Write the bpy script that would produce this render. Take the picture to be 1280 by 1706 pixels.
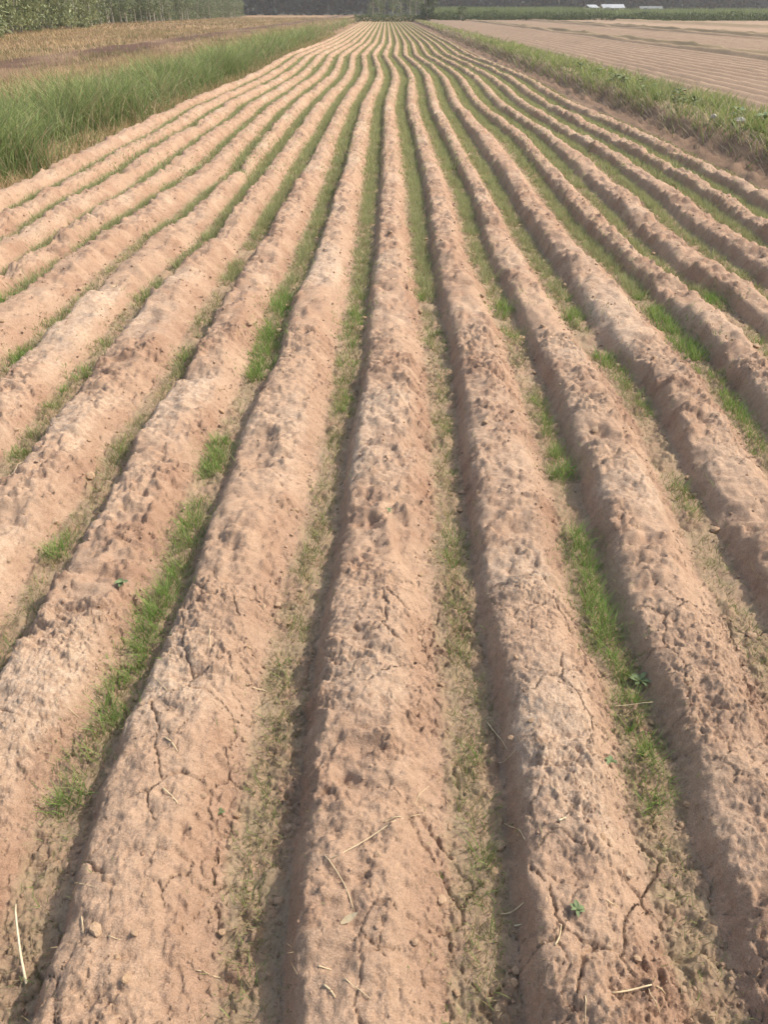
import bpy, math, random
import numpy as np
from mathutils import Vector

for o in list(bpy.data.objects): bpy.data.objects.remove(o)
scene = bpy.context.scene
COL = scene.collection
random.seed(7)
RNG = np.random.default_rng(11)

# ------------------------------------------------------------------ camera
CAM_H = 1.75
PITCH = math.radians(33.11)
cam = bpy.data.cameras.new('camera')
cam.sensor_fit = 'HORIZONTAL'; cam.sensor_width = 36.0
FPX = 1282.0
cam.lens = 36.0 * FPX / 1280.0
cam.clip_start = 0.05; cam.clip_end = 3000
camo = bpy.data.objects.new('camera', cam); COL.objects.link(camo)
camo.location = (0, 0, CAM_H)
camo.rotation_euler = (math.pi / 2 - PITCH, 0, 0)
scene.camera = camo
scene.render.resolution_x = 769; scene.render.resolution_y = 1024

# ------------------------------------------------------------------ world, sun, exposure
SUN_EL = math.radians(46)
SUN_AZ = math.radians(74)          # clockwise from +Y (the rows' direction) towards +X
world = bpy.data.worlds.new('World'); scene.world = world; world.use_nodes = True
wn = world.node_tree.nodes; wl = world.node_tree.links
bg = wn['Background']; bg.inputs['Strength'].default_value = 0.15
sky = wn.new('ShaderNodeTexSky'); sky.sky_type = 'NISHITA'; sky.sun_disc = False
sky.sun_elevation = SUN_EL; sky.sun_rotation = SUN_AZ
sky.air_density = 1.6; sky.dust_density = 4.0; sky.ozone_density = 1.0
wl.new(sky.outputs[0], bg.inputs[0])
sl = bpy.data.lights.new('sun', 'SUN'); sl.energy = 2.7; sl.angle = math.radians(0.6)
sl.color = (1.0, 0.93, 0.83)
sun = bpy.data.objects.new('sun', sl); COL.objects.link(sun)
to_sun = Vector((math.sin(SUN_AZ) * math.cos(SUN_EL), math.cos(SUN_AZ) * math.cos(SUN_EL), math.sin(SUN_EL)))
sun.rotation_euler = (-to_sun).to_track_quat('-Z', 'Y').to_euler()
vs = scene.view_settings
vs.view_transform = 'Standard'; vs.look = 'None'; vs.gamma = 1.0; vs.use_curve_mapping = False
vs.exposure = 0.63
scene.cycles.volume_bounces = 1 if hasattr(scene, 'cycles') else 0

# ------------------------------------------------------------------ numpy noise
_P = RNG.permutation(512)
_A = RNG.random(512) * 2 * math.pi
_GX, _GY = np.cos(_A), np.sin(_A)
_R1, _R2, _R3 = RNG.random(512), RNG.random(512), RNG.random(512)
def _h(ix, iy): return _P[(ix + _P[iy & 511]) & 511]
def perlin(x, y):
    x0 = np.floor(x).astype(np.int64); y0 = np.floor(y).astype(np.int64)
    fx = x - x0; fy = y - y0
    u = fx * fx * fx * (fx * (fx * 6 - 15) + 10); v = fy * fy * fy * (fy * (fy * 6 - 15) + 10)
    def d(ix, iy, ax, ay):
        k = _h(ix, iy); return _GX[k] * ax + _GY[k] * ay
    a = d(x0, y0, fx, fy); b = d(x0 + 1, y0, fx - 1, fy)
    c = d(x0, y0 + 1, fx, fy - 1); e = d(x0 + 1, y0 + 1, fx - 1, fy - 1)
    return ((a + (b - a) * u) * (1 - v) + (c + (e - c) * u) * v) * 1.5
def fbm(x, y, o=4, g=0.5):
    s = 0.0; a = 1.0; n = 0.0
    for k in range(o):
        s = s + a * perlin(x + 17.3 * k, y - 9.1 * k); n += a; a *= g; x = x * 2.03; y = y * 2.03
    return s / n
def worley(x, y, tilt=False):
    x0 = np.floor(x).astype(np.int64); y0 = np.floor(y).astype(np.int64)
    f1 = np.full(x.shape, 9.0); f2 = np.full(x.shape, 9.0); idr = np.zeros(x.shape); tl = np.zeros(x.shape)
    for i in (-1, 0, 1):
        for j in (-1, 0, 1):
            k = _h(x0 + i, y0 + j)
            ax = x0 + i + _R1[k] - x; ay = y0 + j + _R2[k] - y
            d = np.hypot(ax, ay)
            n = d < f1
            tl = np.where(n, ax * _GX[k] + ay * _GY[k], tl)
            f2 = np.where(n, f1, np.minimum(f2, d)); idr = np.where(n, _R3[k], idr); f1 = np.where(n, d, f1)
    return (f1, f2, idr, tl) if tilt else (f1, f2, idr)
def lumps(x, y, lo, hi, r=0.62):
    """Separate angular lumps: flat-topped, each tilted its own way."""
    f1, f2, idr, tl = worley(x, y, True)
    on = sstep(lo, hi, idr)
    return on * np.clip(1.9 * (1 - (f1 / (r * (0.55 + 0.45 * on))) ** 2), 0, 1) * (1 + 0.9 * tl) * (0.5 + 0.5 * idr)
def ledges(n, k, w=0.28):
    """Noise cut into flat steps with crisp edges, like flaking crust."""
    q = n * k; f = np.floor(q); t = np.clip((q - f) / w, 0, 1)
    return (f + t * t * (3 - 2 * t)) / k
def sstep(a, b, x):
    t = np.clip((x - a) / (b - a), 0, 1); return t * t * (3 - 2 * t)

# ------------------------------------------------------------------ helpers
def link(o, parent=None):
    COL.objects.link(o)
    if parent is not None: o.parent = parent
    return o
def tag(o, label=None, cat=None, group=None, kind=None):
    if label: o['label'] = label
    if cat: o['category'] = cat
    if group: o['group'] = group
    if kind: o['kind'] = kind
    return o
def np_mesh(name, v, f, col=None, smooth=True):
    v = np.asarray(v, np.float32); f = np.asarray(f, np.int32)
    me = bpy.data.meshes.new(name)
    me.vertices.add(len(v)); me.vertices.foreach_set('co', v.ravel())
    n, k = f.shape
    me.loops.add(n * k); me.loops.foreach_set('vertex_index', f.ravel())
    me.polygons.add(n); me.polygons.foreach_set('loop_start', np.arange(0, n * k, k, dtype=np.int32))
    me.polygons.foreach_set('use_smooth', np.full(n, smooth))
    me.update(calc_edges=True)
    if col is not None:
        at = me.attributes.new('Col', 'FLOAT_COLOR', 'POINT')
        c = np.ones((len(v), 4), np.float32); c[:, :col.shape[1]] = col
        at.data.foreach_set('color', c.ravel())
    return me
def obj(name, me, m, parent=None, loc=None):
    o = bpy.data.objects.new(name, me)
    if m is not None and len(me.materials) == 0: me.materials.append(m)
    if loc is not None: o.location = loc
    return link(o, parent)
def empty(name, loc, rz=0.0):
    o = bpy.data.objects.new(name, None); o.location = loc; o.rotation_euler = (0, 0, rz)
    o.empty_display_size = 0.1
    return link(o)
def grid_faces(nr, nc):
    a = (np.arange(nr - 1)[:, None] * nc + np.arange(nc - 1)[None, :]).ravel()
    return np.stack([a, a + 1, a + nc + 1, a + nc], 1)

# ------------------------------------------------------------------ materials
def nmat(name):
    m = bpy.data.materials.new(name); m.use_nodes = True
    nt = m.node_tree; p = nt.nodes['Principled BSDF']
    p.inputs['Specular IOR Level'].default_value = 0.15
    return m, nt, p
def add(nt, t, **kw):
    n = nt.nodes.new(t)
    for k, v in kw.items(): setattr(n, k, v)
    return n
def noise(nt, scale, detail=4.0, rough=0.6, vec=None):
    n = add(nt, 'ShaderNodeTexNoise'); n.inputs['Scale'].default_value = scale
    n.inputs['Detail'].default_value = detail; n.inputs['Roughness'].default_value = rough
    if vec: nt.links.new(vec, n.inputs['Vector'])
    return n.outputs['Fac']
def ramp(nt, fac, stops):
    r = add(nt, 'ShaderNodeValToRGB'); e = r.color_ramp.elements
    while len(e) < len(stops): e.new(0.5)
    for i, (p, c) in enumerate(stops):
        e[i].position = p; e[i].color = (*c, 1) if len(c) == 3 else c
    nt.links.new(fac, r.inputs[0]); return r.outputs[0]
def mix(nt, fac, a, b, mode='MIX'):
    n = add(nt, 'ShaderNodeMix', data_type='RGBA', blend_type=mode)
    for s, v in ((n.inputs[0], fac), (n.inputs[6], a), (n.inputs[7], b)):
        if hasattr(v, 'is_output'): nt.links.new(v, s)
        else: s.default_value = v if isinstance(v, float) else (*v, 1)
    return n.outputs[2]
def math_(nt, op, a, b=0.0):
    n = add(nt, 'ShaderNodeMath', operation=op); n.use_clamp = True
    for s, v in ((n.inputs[0], a), (n.inputs[1], b)):
        if hasattr(v, 'is_output'): nt.links.new(v, s)
        else: s.default_value = v
    return n.outputs[0]

def soil_material(name, crust, loose, pale, moss, bump=0.85, cs=1.0):
    """Col.r = moss/furrow, Col.g = loose crumbly soil, Col.b = pale salt crust."""
    m, nt, p = nmat(name)
    tc = add(nt, 'ShaderNodeTexCoord').outputs['Object']
    if cs != 1.0:
        mp = add(nt, 'ShaderNodeMapping'); mp.inputs['Scale'].default_value = (cs, cs, cs)
        nt.links.new(tc, mp.inputs[0]); tc = mp.outputs[0]
    at = add(nt, 'ShaderNodeAttribute', attribute_name='Col')
    sp = add(nt, 'ShaderNodeSeparateColor'); nt.links.new(at.outputs['Color'], sp.inputs[0])
    n1 = noise(nt, 2.3, 5, 0.6, tc); n2 = noise(nt, 38, 6, 0.7, tc); n3 = noise(nt, 260, 3, 0.7, tc)
    base = mix(nt, sp.outputs[1], crust, loose)
    base = mix(nt, math_(nt, 'MULTIPLY', sp.outputs[2], ramp(nt, n2, [(0.35, (0.2,) * 3), (0.6, (1,) * 3)])), base, pale)
    base = mix(nt, 1.0, base, ramp(nt, n1, [(0.25, (0.90, 0.88, 0.87)), (0.75, (1.09, 1.08, 1.06))]), 'MULTIPLY')
    base = mix(nt, 1.0, base, ramp(nt, n2, [(0.30, (0.82, 0.80, 0.78)), (0.5, (1.0, 1.0, 1.0)), (0.70, (1.12, 1.12, 1.12))]), 'MULTIPLY')
    base = mix(nt, 1.0, base, ramp(nt, n3, [(0.32, (0.76, 0.75, 0.74)), (0.68, (1.20, 1.20, 1.20))]), 'MULTIPLY')
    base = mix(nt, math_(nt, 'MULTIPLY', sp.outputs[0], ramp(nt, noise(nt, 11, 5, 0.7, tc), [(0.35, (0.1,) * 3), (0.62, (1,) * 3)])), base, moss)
    nt.links.new(base, p.inputs['Base Color'])
    p.inputs['Roughness'].default_value = 0.95; p.inputs['Specular IOR Level'].default_value = 0.08
    b1 = add(nt, 'ShaderNodeBump'); b1.inputs['Strength'].default_value = bump; b1.inputs['Distance'].default_value = 0.008
    b2 = add(nt, 'ShaderNodeBump'); b2.inputs['Strength'].default_value = bump; b2.inputs['Distance'].default_value = 0.003
    nt.links.new(noise(nt, 75, 6, 0.75, tc), b1.inputs['Height'])
    nt.links.new(n3, b2.inputs['Height']); nt.links.new(b1.outputs[0], b2.inputs['Normal'])
    nt.links.new(b2.outputs[0], p.inputs['Normal'])
    return m
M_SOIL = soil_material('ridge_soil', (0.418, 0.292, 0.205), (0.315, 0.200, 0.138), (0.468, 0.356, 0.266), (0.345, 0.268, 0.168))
M_FIELD2 = soil_material('grey_soil', (0.33, 0.230, 0.158), (0.23, 0.155, 0.106), (0.38, 0.285, 0.205), (0.26, 0.235, 0.11))
M_LEFT = soil_material('stubble_soil', (0.32, 0.215, 0.125), (0.115, 0.070, 0.052), (0.38, 0.265, 0.17), (0.22, 0.18, 0.09))

def blade_material(name, rough=0.6, transl=0.35):
    m, nt, p = nmat(name)
    at = add(nt, 'ShaderNodeAttribute', attribute_name='Col')
    p.inputs['Roughness'].default_value = rough; p.inputs['Specular IOR Level'].default_value = 0.25
    nt.links.new(at.outputs['Color'], p.inputs['Base Color'])
    tr = add(nt, 'ShaderNodeBsdfTranslucent'); nt.links.new(at.outputs['Color'], tr.inputs[0])
    mx = add(nt, 'ShaderNodeMixShader'); mx.inputs[0].default_value = transl
    nt.links.new(p.outputs[0], mx.inputs[1]); nt.links.new(tr.outputs[0], mx.inputs[2])
    nt.links.new(mx.outputs[0], nt.nodes['Material Output'].inputs['Surface'])
    return m
M_BLADE = blade_material('grass_blades')
M_DRY = blade_material('dry_blades', 0.7, 0.2)
M_LEAF = blade_material('leaves', 0.5, 0.3)
def plain(name, c1, c2, scale=8.0, rough=0.8, stretch=None):
    m, nt, p = nmat(name)
    tc = add(nt, 'ShaderNodeTexCoord').outputs['Object']
    if stretch:
        mp = add(nt, 'ShaderNodeMapping'); mp.inputs['Scale'].default_value = stretch
        nt.links.new(tc, mp.inputs[0]); tc = mp.outputs[0]
    n = noise(nt, scale, 5, 0.65, tc)
    nt.links.new(ramp(nt, n, [(0.3, c1), (0.7, c2)]), p.inputs['Base Color'])
    p.inputs['Roughness'].default_value = rough
    b = add(nt, 'ShaderNodeBump'); b.inputs['Strength'].default_value = 0.3; b.inputs['Distance'].default_value = 0.01
    nt.links.new(n, b.inputs['Height']); nt.links.new(b.outputs[0], p.inputs['Normal'])
    return m
M_BARK = plain('pale_bark', (0.24, 0.22, 0.18), (0.42, 0.39, 0.33), 6, 0.85, (3, 3, 0.6))
M_WALL = plain('white_plaster', (0.62, 0.62, 0.60), (0.80, 0.80, 0.78), 1.2, 0.8)
M_ROOF = plain('pale_metal_roof', (0.28, 0.29, 0.30), (0.44, 0.45, 0.46), 2.0, 0.5)
M_DOOR = plain('dark_door', (0.06, 0.08, 0.10), (0.10, 0.12, 0.14), 4, 0.5)
M_STRAW = plain('straw', (0.42, 0.31, 0.18), (0.66, 0.53, 0.34), 40, 0.6, (1, 1, 0.2))
M_WHITE = plain('bleached', (0.52, 0.43, 0.27), (0.68, 0.60, 0.43), 30, 0.6)
M_CLOD = soil_material('clod_soil', (0.42, 0.29, 0.185), (0.33, 0.215, 0.135), (0.47, 0.355, 0.26), (0.2, 0.18, 0.1), 0.6, 0.018)
M_SEED = plain('seedling_leaf', (0.12, 0.165, 0.07), (0.20, 0.24, 0.12), 60, 0.55)
M_PLASTIC = plain('pale_stone', (0.36, 0.32, 0.28), (0.50, 0.46, 0.41), 12, 0.4)

# ------------------------------------------------------------------ the furrow lines, metres (x@y)
TR = {
 -9: [(-4.27, 9.1), (-4.35, 10.7), (-4.37, 19.8)],
 -8: [(-3.80, 7.9), (-3.83, 8.9), (-3.77, 10.5), (-3.84, 11.9), (-3.79, 13.7)],
 -7: [(-3.35, 7.4), (-3.45, 8.3), (-3.41, 8.9), (-3.36, 10.2), (-3.44, 12.1), (-3.38, 14.3)],
 -6: [(-2.96, 7.4), (-2.94, 8.2), (-2.85, 9.2), (-2.89, 10.7), (-2.92, 12.5), (-2.90, 16.6)],
 -5: [(-2.68, 5.3), (-2.65, 5.9), (-2.59, 6.8), (-2.60, 7.6), (-2.53, 8.2), (-2.48, 9.2), (-2.39, 10.9), (-2.46, 14.3)],
 -4: [(-2.16, 4.1), (-2.17, 4.6), (-2.16, 5.4), (-2.17, 6.2), (-2.13, 7.0), (-2.09, 7.6), (-1.99, 7.9), (-1.97, 9.3), (-1.88, 10.4), (-1.97, 12.7)],
 -3: [(-1.68, 3.2), (-1.72, 3.7), (-1.71, 4.3), (-1.73, 5.1), (-1.70, 5.7), (-1.62, 6.6), (-1.58, 7.2)],
 -2: [(-1.23, 1.9), (-1.24, 2.4), (-1.21, 2.7), (-1.24, 3.2), (-1.22, 3.5), (-1.18, 4.0), (-1.19, 5.0), (-1.18, 6.2), (-1.15, 7.2)],
 -1: [(-0.79, 0.9), (-0.80, 1.0), (-0.82, 1.1), (-0.82, 1.4), (-0.80, 1.6), (-0.79, 2.0), (-0.77, 2.2), (-0.77, 2.6), (-0.76, 3.0), (-0.77, 3.4), (-0.72, 4.1), (-0.73, 4.9), (-0.71, 5.6), (-0.67, 6.4), (-0.65, 7.2)],
 0: [(-0.28, 0.8), (-0.30, 1.0), (-0.31, 1.2), (-0.30, 1.4), (-0.31, 1.6), (-0.31, 1.8), (-0.28, 2.1), (-0.26, 2.4), (-0.24, 2.9), (-0.21, 3.9), (-0.20, 4.9), (-0.17, 5.5), (-0.17, 6.7)],
 1: [(0.22, 0.8), (0.23, 0.9), (0.25, 1.1), (0.25, 1.3), (0.25, 1.4), (0.26, 1.6), (0.26, 1.7), (0.25, 2.0), (0.28, 2.5), (0.28, 2.9), (0.30, 3.5), (0.33, 4.3), (0.31, 5.5), (0.33, 7.2), (0.37, 10.2)],
 2: [(0.69, 0.8), (0.69, 0.9), (0.71, 1.1), (0.71, 1.2), (0.73, 1.3), (0.74, 1.5), (0.75, 1.7), (0.73, 1.8), (0.74, 2.0), (0.77, 2.5), (0.80, 3.2), (0.81, 3.6), (0.82, 4.6), (0.82, 5.3), (0.80, 6.1), (0.79, 6.7), (0.87, 9.1)],
 3: [(1.22, 2.0), (1.24, 2.3), (1.28, 2.7), (1.28, 2.9), (1.33, 3.3), (1.34, 3.7), (1.33, 4.2), (1.28, 4.4), (1.28, 4.8), (1.28, 5.8), (1.26, 6.6)],
 4: [(1.78, 3.2), (1.83, 3.6), (1.87, 4.2), (1.86, 4.8), (1.86, 5.5), (1.83, 6.4), (1.81, 7.0), (1.79, 8.3), (1.84, 9.5), (1.95, 13.0)],
 5: [(2.32, 4.5), (2.38, 4.9), (2.36, 5.4), (2.25, 5.9), (2.23, 6.4), (2.21, 7.0), (2.29, 8.6), (2.30, 9.6), (2.33, 10.7), (2.40, 14.3)],
 6: [(2.78, 5.6), (2.79, 6.0), (2.77, 6.7), (2.74, 7.4), (2.84, 8.5), (2.90, 10.2), (2.92, 11.4)],
 7: [(3.30, 7.1), (3.35, 7.9), (3.43, 9.5), (3.41, 11.3), (3.40, 12.1)],
 8: [(3.78, 8.1), (3.87, 9.6), (3.85, 10.9), (3.88, 14.3)],
 9: [(4.32, 9.4), (4.37, 11.4), (4.38, 13.5), (4.37, 16.7)]}
FAR = [(18.0, 0.12, .478), (20, 0.16, .478), (23, 0.27, .478), (26.5, 0.37, .478), (30, 0.33, .476), (34.2, 0.20, .475), (39.6, 0.02, .47), (45.4, 0.15, .465),
       (54, 0.36, .455), (67, 0.42, .446), (90, 0.48, .445), (120, 0.56, .445), (152, 0.60, .445)]
JS = list(range(-9, 10))
YMAX = 152.0
_ug = np.linspace(math.log(0.5), math.log(YMAX + 2.5), 1600)      # u = log(Y + 2)
_FX = []
for j in JS:
    pts = sorted([(y, x) for x, y in TR[j] if y < 17.5]) + [(y, x0 + (j - .5) * s) for y, x0, s in FAR]
    xs = np.interp(_ug, [math.log(p[0] + 2) for p in pts], [p[1] for p in pts])
    k = np.exp(-np.linspace(-2.2, 2.2, 41) ** 2); k /= k.sum()
    _yy = np.exp(_ug) - 2
    xs = xs + 0.030 * perlin(_yy * 0.33 + j * 7.1, _yy * 0 + j * 3.3) * np.clip((_yy - 6) / 8, 0, 1) + 0.012 * perlin(_yy * 1.1, _yy * 0 + j * 5.7)
    _FX.append(np.convolve(np.pad(xs, 20, mode='edge'), k, mode='valid'))
_FX = np.array(_FX)
def furrow_x(j, Y):
    return np.interp(np.log(np.maximum(Y, -1.4) + 2), _ug, _FX[j + 9])

_pt = np.array([0, .09, .135, .170, .205, .25, .32, .40, .50, .60, .68, .755, .82, .88, 1.0])
_ph = np.array([0, .01, .07, .38, .75, .93, .985, 1.0, .98, .90, .68, .36, .13, .03, 0.0])
_tt = np.linspace(-0.2, 1.2, 1401)
_hh = np.interp(_tt % 1.0, _pt, _ph)
_k = np.exp(-np.linspace(-2, 2, 41) ** 2); _k /= _k.sum()
_hh = np.convolve(np.pad(_hh, 20, mode='edge'), _k, mode='valid')
def soil(j, t, Y, detail=3):
    """Height and colour data of the ridged soil; j = ridge index (floor), t in 0..1 across it."""
    jj = np.clip(j, -9, 8)
    X0 = np.zeros_like(Y); X1 = np.zeros_like(Y)
    for q in np.unique(jj):
        mk = jj == q
        X0[mk] = furrow_x(int(q), Y[mk]); X1[mk] = furrow_x(int(q) + 1, Y[mk])
    X = X0 + (X1 - X0) * t
    win = np.sin(np.pi * np.clip(t, 0, 1)) ** 0.8
    tw = t + win * (0.060 * fbm(Y * 2.1 + jj * 13.7, jj * 5.1 + t * 0.9, 3) + 0.028 * perlin(X * 7, Y * 9))
    tw = 0.43 + (tw - 0.43) * (1 + 0.24 * sstep(3.5, 10.0, Y) + 0.10 * perlin(Y * 0.8, jj * 4.4 + .5))   # narrower ridges further along
    hp = np.where((tw < 0) | (tw > 1), 0.0, np.interp(np.clip(tw, 0, 1), _tt, _hh))
    hs = 0.112 * (1 + 0.22 * perlin(Y * 0.55, jj * 3.7 + .3) + 0.16 * perlin(Y * 1.9, jj * 7.7 + .6))
    z = hp * hs
    # loose, crumbly stretches against crusted ones
    loose = sstep(-0.10, 0.30, fbm(X * 1.3 + 31, Y * 0.9 + 7, 4) + 0.10 * np.sin(jj * 2.1) + 0.02 + 0.30 * sstep(2.8, 8.0, Y) + 0.12 * sstep(0.5, 1.8, X))
    flank = sstep(0.60, 0.70, t) * (1 - sstep(0.84, 0.92, t))
    crumb = np.clip(0.70 * loose * sstep(-0.25, 0.25, fbm(X * 6 + 3, Y * 6, 3)) + 0.15 * loose + 0.6 * flank * sstep(-0.2, 0.3, perlin(X * 3, Y * 2.2 + 40)), 0, 1)
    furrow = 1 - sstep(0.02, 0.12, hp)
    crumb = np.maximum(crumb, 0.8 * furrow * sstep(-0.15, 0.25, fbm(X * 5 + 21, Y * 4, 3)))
    z = z + (0.5 + 0.5 * hp) * 0.026 * fbm(X * 3.1, Y * 5.2, 3)                      # lumps
    fold = np.abs(fbm(X * 4.2 + 3 * fbm(X * 2, Y * 2, 2), Y * 9.5, 3))
    z = z + hp * (0.012 - 0.050 * fold) * (0.30 + 0.70 * loose)                     # hoe folds across the ridge
    z = z + (0.25 + 0.75 * hp) * 0.022 * fbm(X * 7.5 + 9, Y * 9.5, 3, 0.65)           # humps that also show far away
    slump = sstep(0.12, 0.30, fbm(X * 1.7 - 40, Y * 1.5 + 4, 3)) * hp                # stretches where the crest has slumped
    z = z - 0.030 * slump
    pale = sstep(0.0, 0.40, fbm(X * 0.9 + 5, Y * 0.8 - 3, 3) + 0.15 * hp) * (1 - 0.7 * loose) * sstep(0.3, 0.7, hp)
    if detail >= 1:
        wx = X + 0.010 * fbm(X * 26, Y * 26 + 9, 2); wy = Y + 0.010 * fbm(X * 26 + 50, Y * 26, 2)
        near = 1.0 if detail > 2 else 1.15
        z = z + 0.010 * near * lumps(wx * 17, wy * 17, 0.85 - 0.75 * crumb, 1.1 - 0.4 * crumb, 0.72) * (0.15 + 0.85 * crumb)
        rag = 0.22 + 0.78 * np.maximum(crumb, sstep(-0.12, 0.28, fbm(X * 2.6 + 60, Y * 2.4, 3)))
        z = z + rag * (0.65 + 0.35 * hp) * (0.009 * near * (np.abs(perlin(wx * 15, wy * 19)) - 0.25) + 0.009 * (np.abs(perlin(wx * 31 + 5, wy * 35)) - 0.25))
        z = z + rag * (0.55 + 0.45 * hp) * near * 0.034 * ledges(fbm(wx * 8.5 + 2, wy * 11.5, 4, 0.62), 5.0)
        z = z + 0.007 * near * fbm(X * 17, Y * 21, 3, 0.7)
    if detail >= 2:
        z = z + 0.0110 * lumps(wx * 38 + 7, wy * 38, 0.80 - 0.75 * crumb, 1.1 - 0.4 * crumb, 0.70) * (0.15 + 0.85 * crumb)
        z = z + 0.0058 * lumps(wx * 80 + 7, wy * 80, 0.55 - 0.5 * crumb, 1.0 - 0.3 * crumb, 0.70) * (0.35 + 0.65 * crumb)
        z = z + rag * 0.0145 * ledges(fbm(wx * 27 + 8, wy * 31, 4, 0.65), 5.0)
        z = z + rag * 0.0065 * (np.abs(perlin(X * 62 + 3, Y * 66)) - 0.25) + (0.0030 + 0.0026 * crumb) * fbm(X * 60, Y * 60, 3, 0.75)
        q1 = 0.05 * fbm(X * 5 + 3, Y * 5, 3) + 0.010 * fbm(X * 34, Y * 34, 2); q2 = 0.05 * fbm(X * 5, Y * 5 + 60, 3) + 0.010 * fbm(X * 34 + 9, Y * 34, 2)
        cx = X + q1; cy = Y + q2
        cm = sstep(-0.05, 0.22, fbm(X * 2.3 + 77, Y * 1.9, 3) + 0.05 - 0.25 * loose + 0.15 * flank)
        f1, f2, _ = worley(cx * 5.2, cy * 4.6)
        e1 = (f2 - f1) / 5.0
        crack = np.clip(1 - e1 / 0.0050, 0, 1) * cm
        f1, f2, idr = worley(cx * 13 + 40, cy * 12)
        e2 = (f2 - f1) / 13.0
        pm = sstep(-0.22, 0.1, fbm(X * 3.1 - 20, Y * 3.3, 3) - 0.3 * loose)
        crack2 = np.clip(1 - e2 / 0.0036, 0, 1) * pm
        z = z - 0.017 * crack ** 0.8 - 0.0095 * crack2
        z = z + 0.006 * pm * (idr - 0.5) * sstep(0.0, 0.006, e2)                     # crust plates, each at its own level
    if detail >= 3:
        z = z + (0.0018 + 0.0012 * pale) * lumps(X * 150, Y * 150, 0.2, 0.8, 0.7)
        z = z + (0.0012 + 0.0016 * pale) * perlin(X * 210, Y * 210)
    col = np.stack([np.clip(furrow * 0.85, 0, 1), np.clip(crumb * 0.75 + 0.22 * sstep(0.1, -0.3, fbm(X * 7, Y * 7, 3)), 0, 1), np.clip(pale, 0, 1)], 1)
    return X, z, col

# ------------------------------------------------------------------ the setting: field of ridges
def sheet(name, xs, ys, zf, m, colf=None, smooth=True):
    X, Y = np.meshgrid(xs, ys); x = X.ravel(); y = Y.ravel()
    r = zf(x, y)
    z, c = r if isinstance(r, tuple) else (r, np.zeros((len(x), 3)))
    me = np_mesh(name, np.stack([x, y, z], 1), grid_faces(len(ys), len(xs)), c, smooth)
    return tag(obj(name, me, m), kind='structure')
ground = sheet('ground', np.linspace(-900, 900, 13), np.linspace(-200, 1100, 13), lambda x, y: x * 0 - 0.40, M_LEFT)
field = sheet('ridged_field', np.linspace(-4.5, 4.6, 8), np.linspace(-1.4, 153, 40), lambda x, y: x * 0 - 0.07, M_SOIL)

LV = [(2.15, 128, 0.0046, 3), (4.6, 64, 0.0100, 2), (9.5, 32, 0.025, 2), (17, 32, 0.065, 1), (40, 16, 0.11, 1), (999, 16, 0.30, 1)]
def level_of(x, y):
    d = math.hypot(x, max(y, 0))
    if abs(x) > 0.62 * max(y, 0) + 1.45 or y < 0.35: d = max(d, 20.0)
    for k, l in enumerate(LV):
        if d < l[0]: return k
def strip(j, c0, c1):
    """One strip of soil along the rows: columns c0..c1 in sixteenths of ridge j."""
    V, F, C, base = [], [], [], 0
    ys = np.concatenate([np.arange(-1.3, 12, 0.1), np.arange(12, 60, 0.6), np.arange(60, 152.1, 3.0)])
    lv = [level_of(float(furrow_x(max(-9, min(9, j)), np.array(y)) + 0.24), y) for y in ys]
    a = 0
    blocks = []
    for k in range(1, len(ys)):
        if lv[k] != lv[a] or k == len(ys) - 1: blocks.append((ys[a], ys[k], lv[a])); a = k
    for q, (ya, yb, L) in enumerate(blocks):
        nu = LV[L][1] // 16 * (c1 - c0)
        nr = max(2, int(round((yb - ya) / LV[L][2])) + 1)
        if L == 5: yr = ya + (yb - ya) * np.linspace(0, 1, max(60, nr // 2)) ** 1.6
        else: yr = np.linspace(ya, yb, nr)
        nr = len(yr)
        tr = np.linspace(c0 / 16, c1 / 16, nu + 1)
        T, Y = np.meshgrid(tr, yr); T = T.ravel(); Y = Y.ravel()
        J = j + np.floor(T + 1e-9); Tl = T - np.floor(T + 1e-9)
        J = np.where(J > 8, 8, J); Tl = np.where(j + np.floor(T + 1e-9) > 8, 1.0 + 0.0 * T, Tl)
        J2 = np.where(J < -9, -9, J); Tl = np.where(J < -9, 0.0, Tl)
        X, z, col = soil(J2, Tl, Y, LV[L][3])
        z = z.reshape(nr, -1)
        if nu % 2 == 0:
            for row, nb in ((0, q - 1), (-1, q + 1)):
                if 0 <= nb < len(blocks) and LV[blocks[nb][2]][1] < LV[L][1]:
                    z[row, 1::2] = 0.5 * (z[row, 0:-1:2] + z[row, 2::2])
        V.append(np.stack([X, Y, z.ravel()], 1)); C.append(col)
        F.append(grid_faces(nr, nu + 1) + base); base += len(X)
    return np_mesh('soil_strip', np.concatenate(V), np.concatenate(F), np.concatenate(C))
RIDGE, FURROW = {}, {}
for j in range(-9, 9):
    RIDGE[j] = obj('soil_ridge', strip(j, 2, 13), M_SOIL, field)
for j in range(-8, 9):
    FURROW[j] = obj('furrow', strip(j - 1, 13, 18), M_SOIL, field)
FURROW[-9] = obj('furrow', strip(-9, 0, 2), M_SOIL, field)
FURROW[9] = obj('furrow', strip(8, 13, 16), M_SOIL, field)

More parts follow.
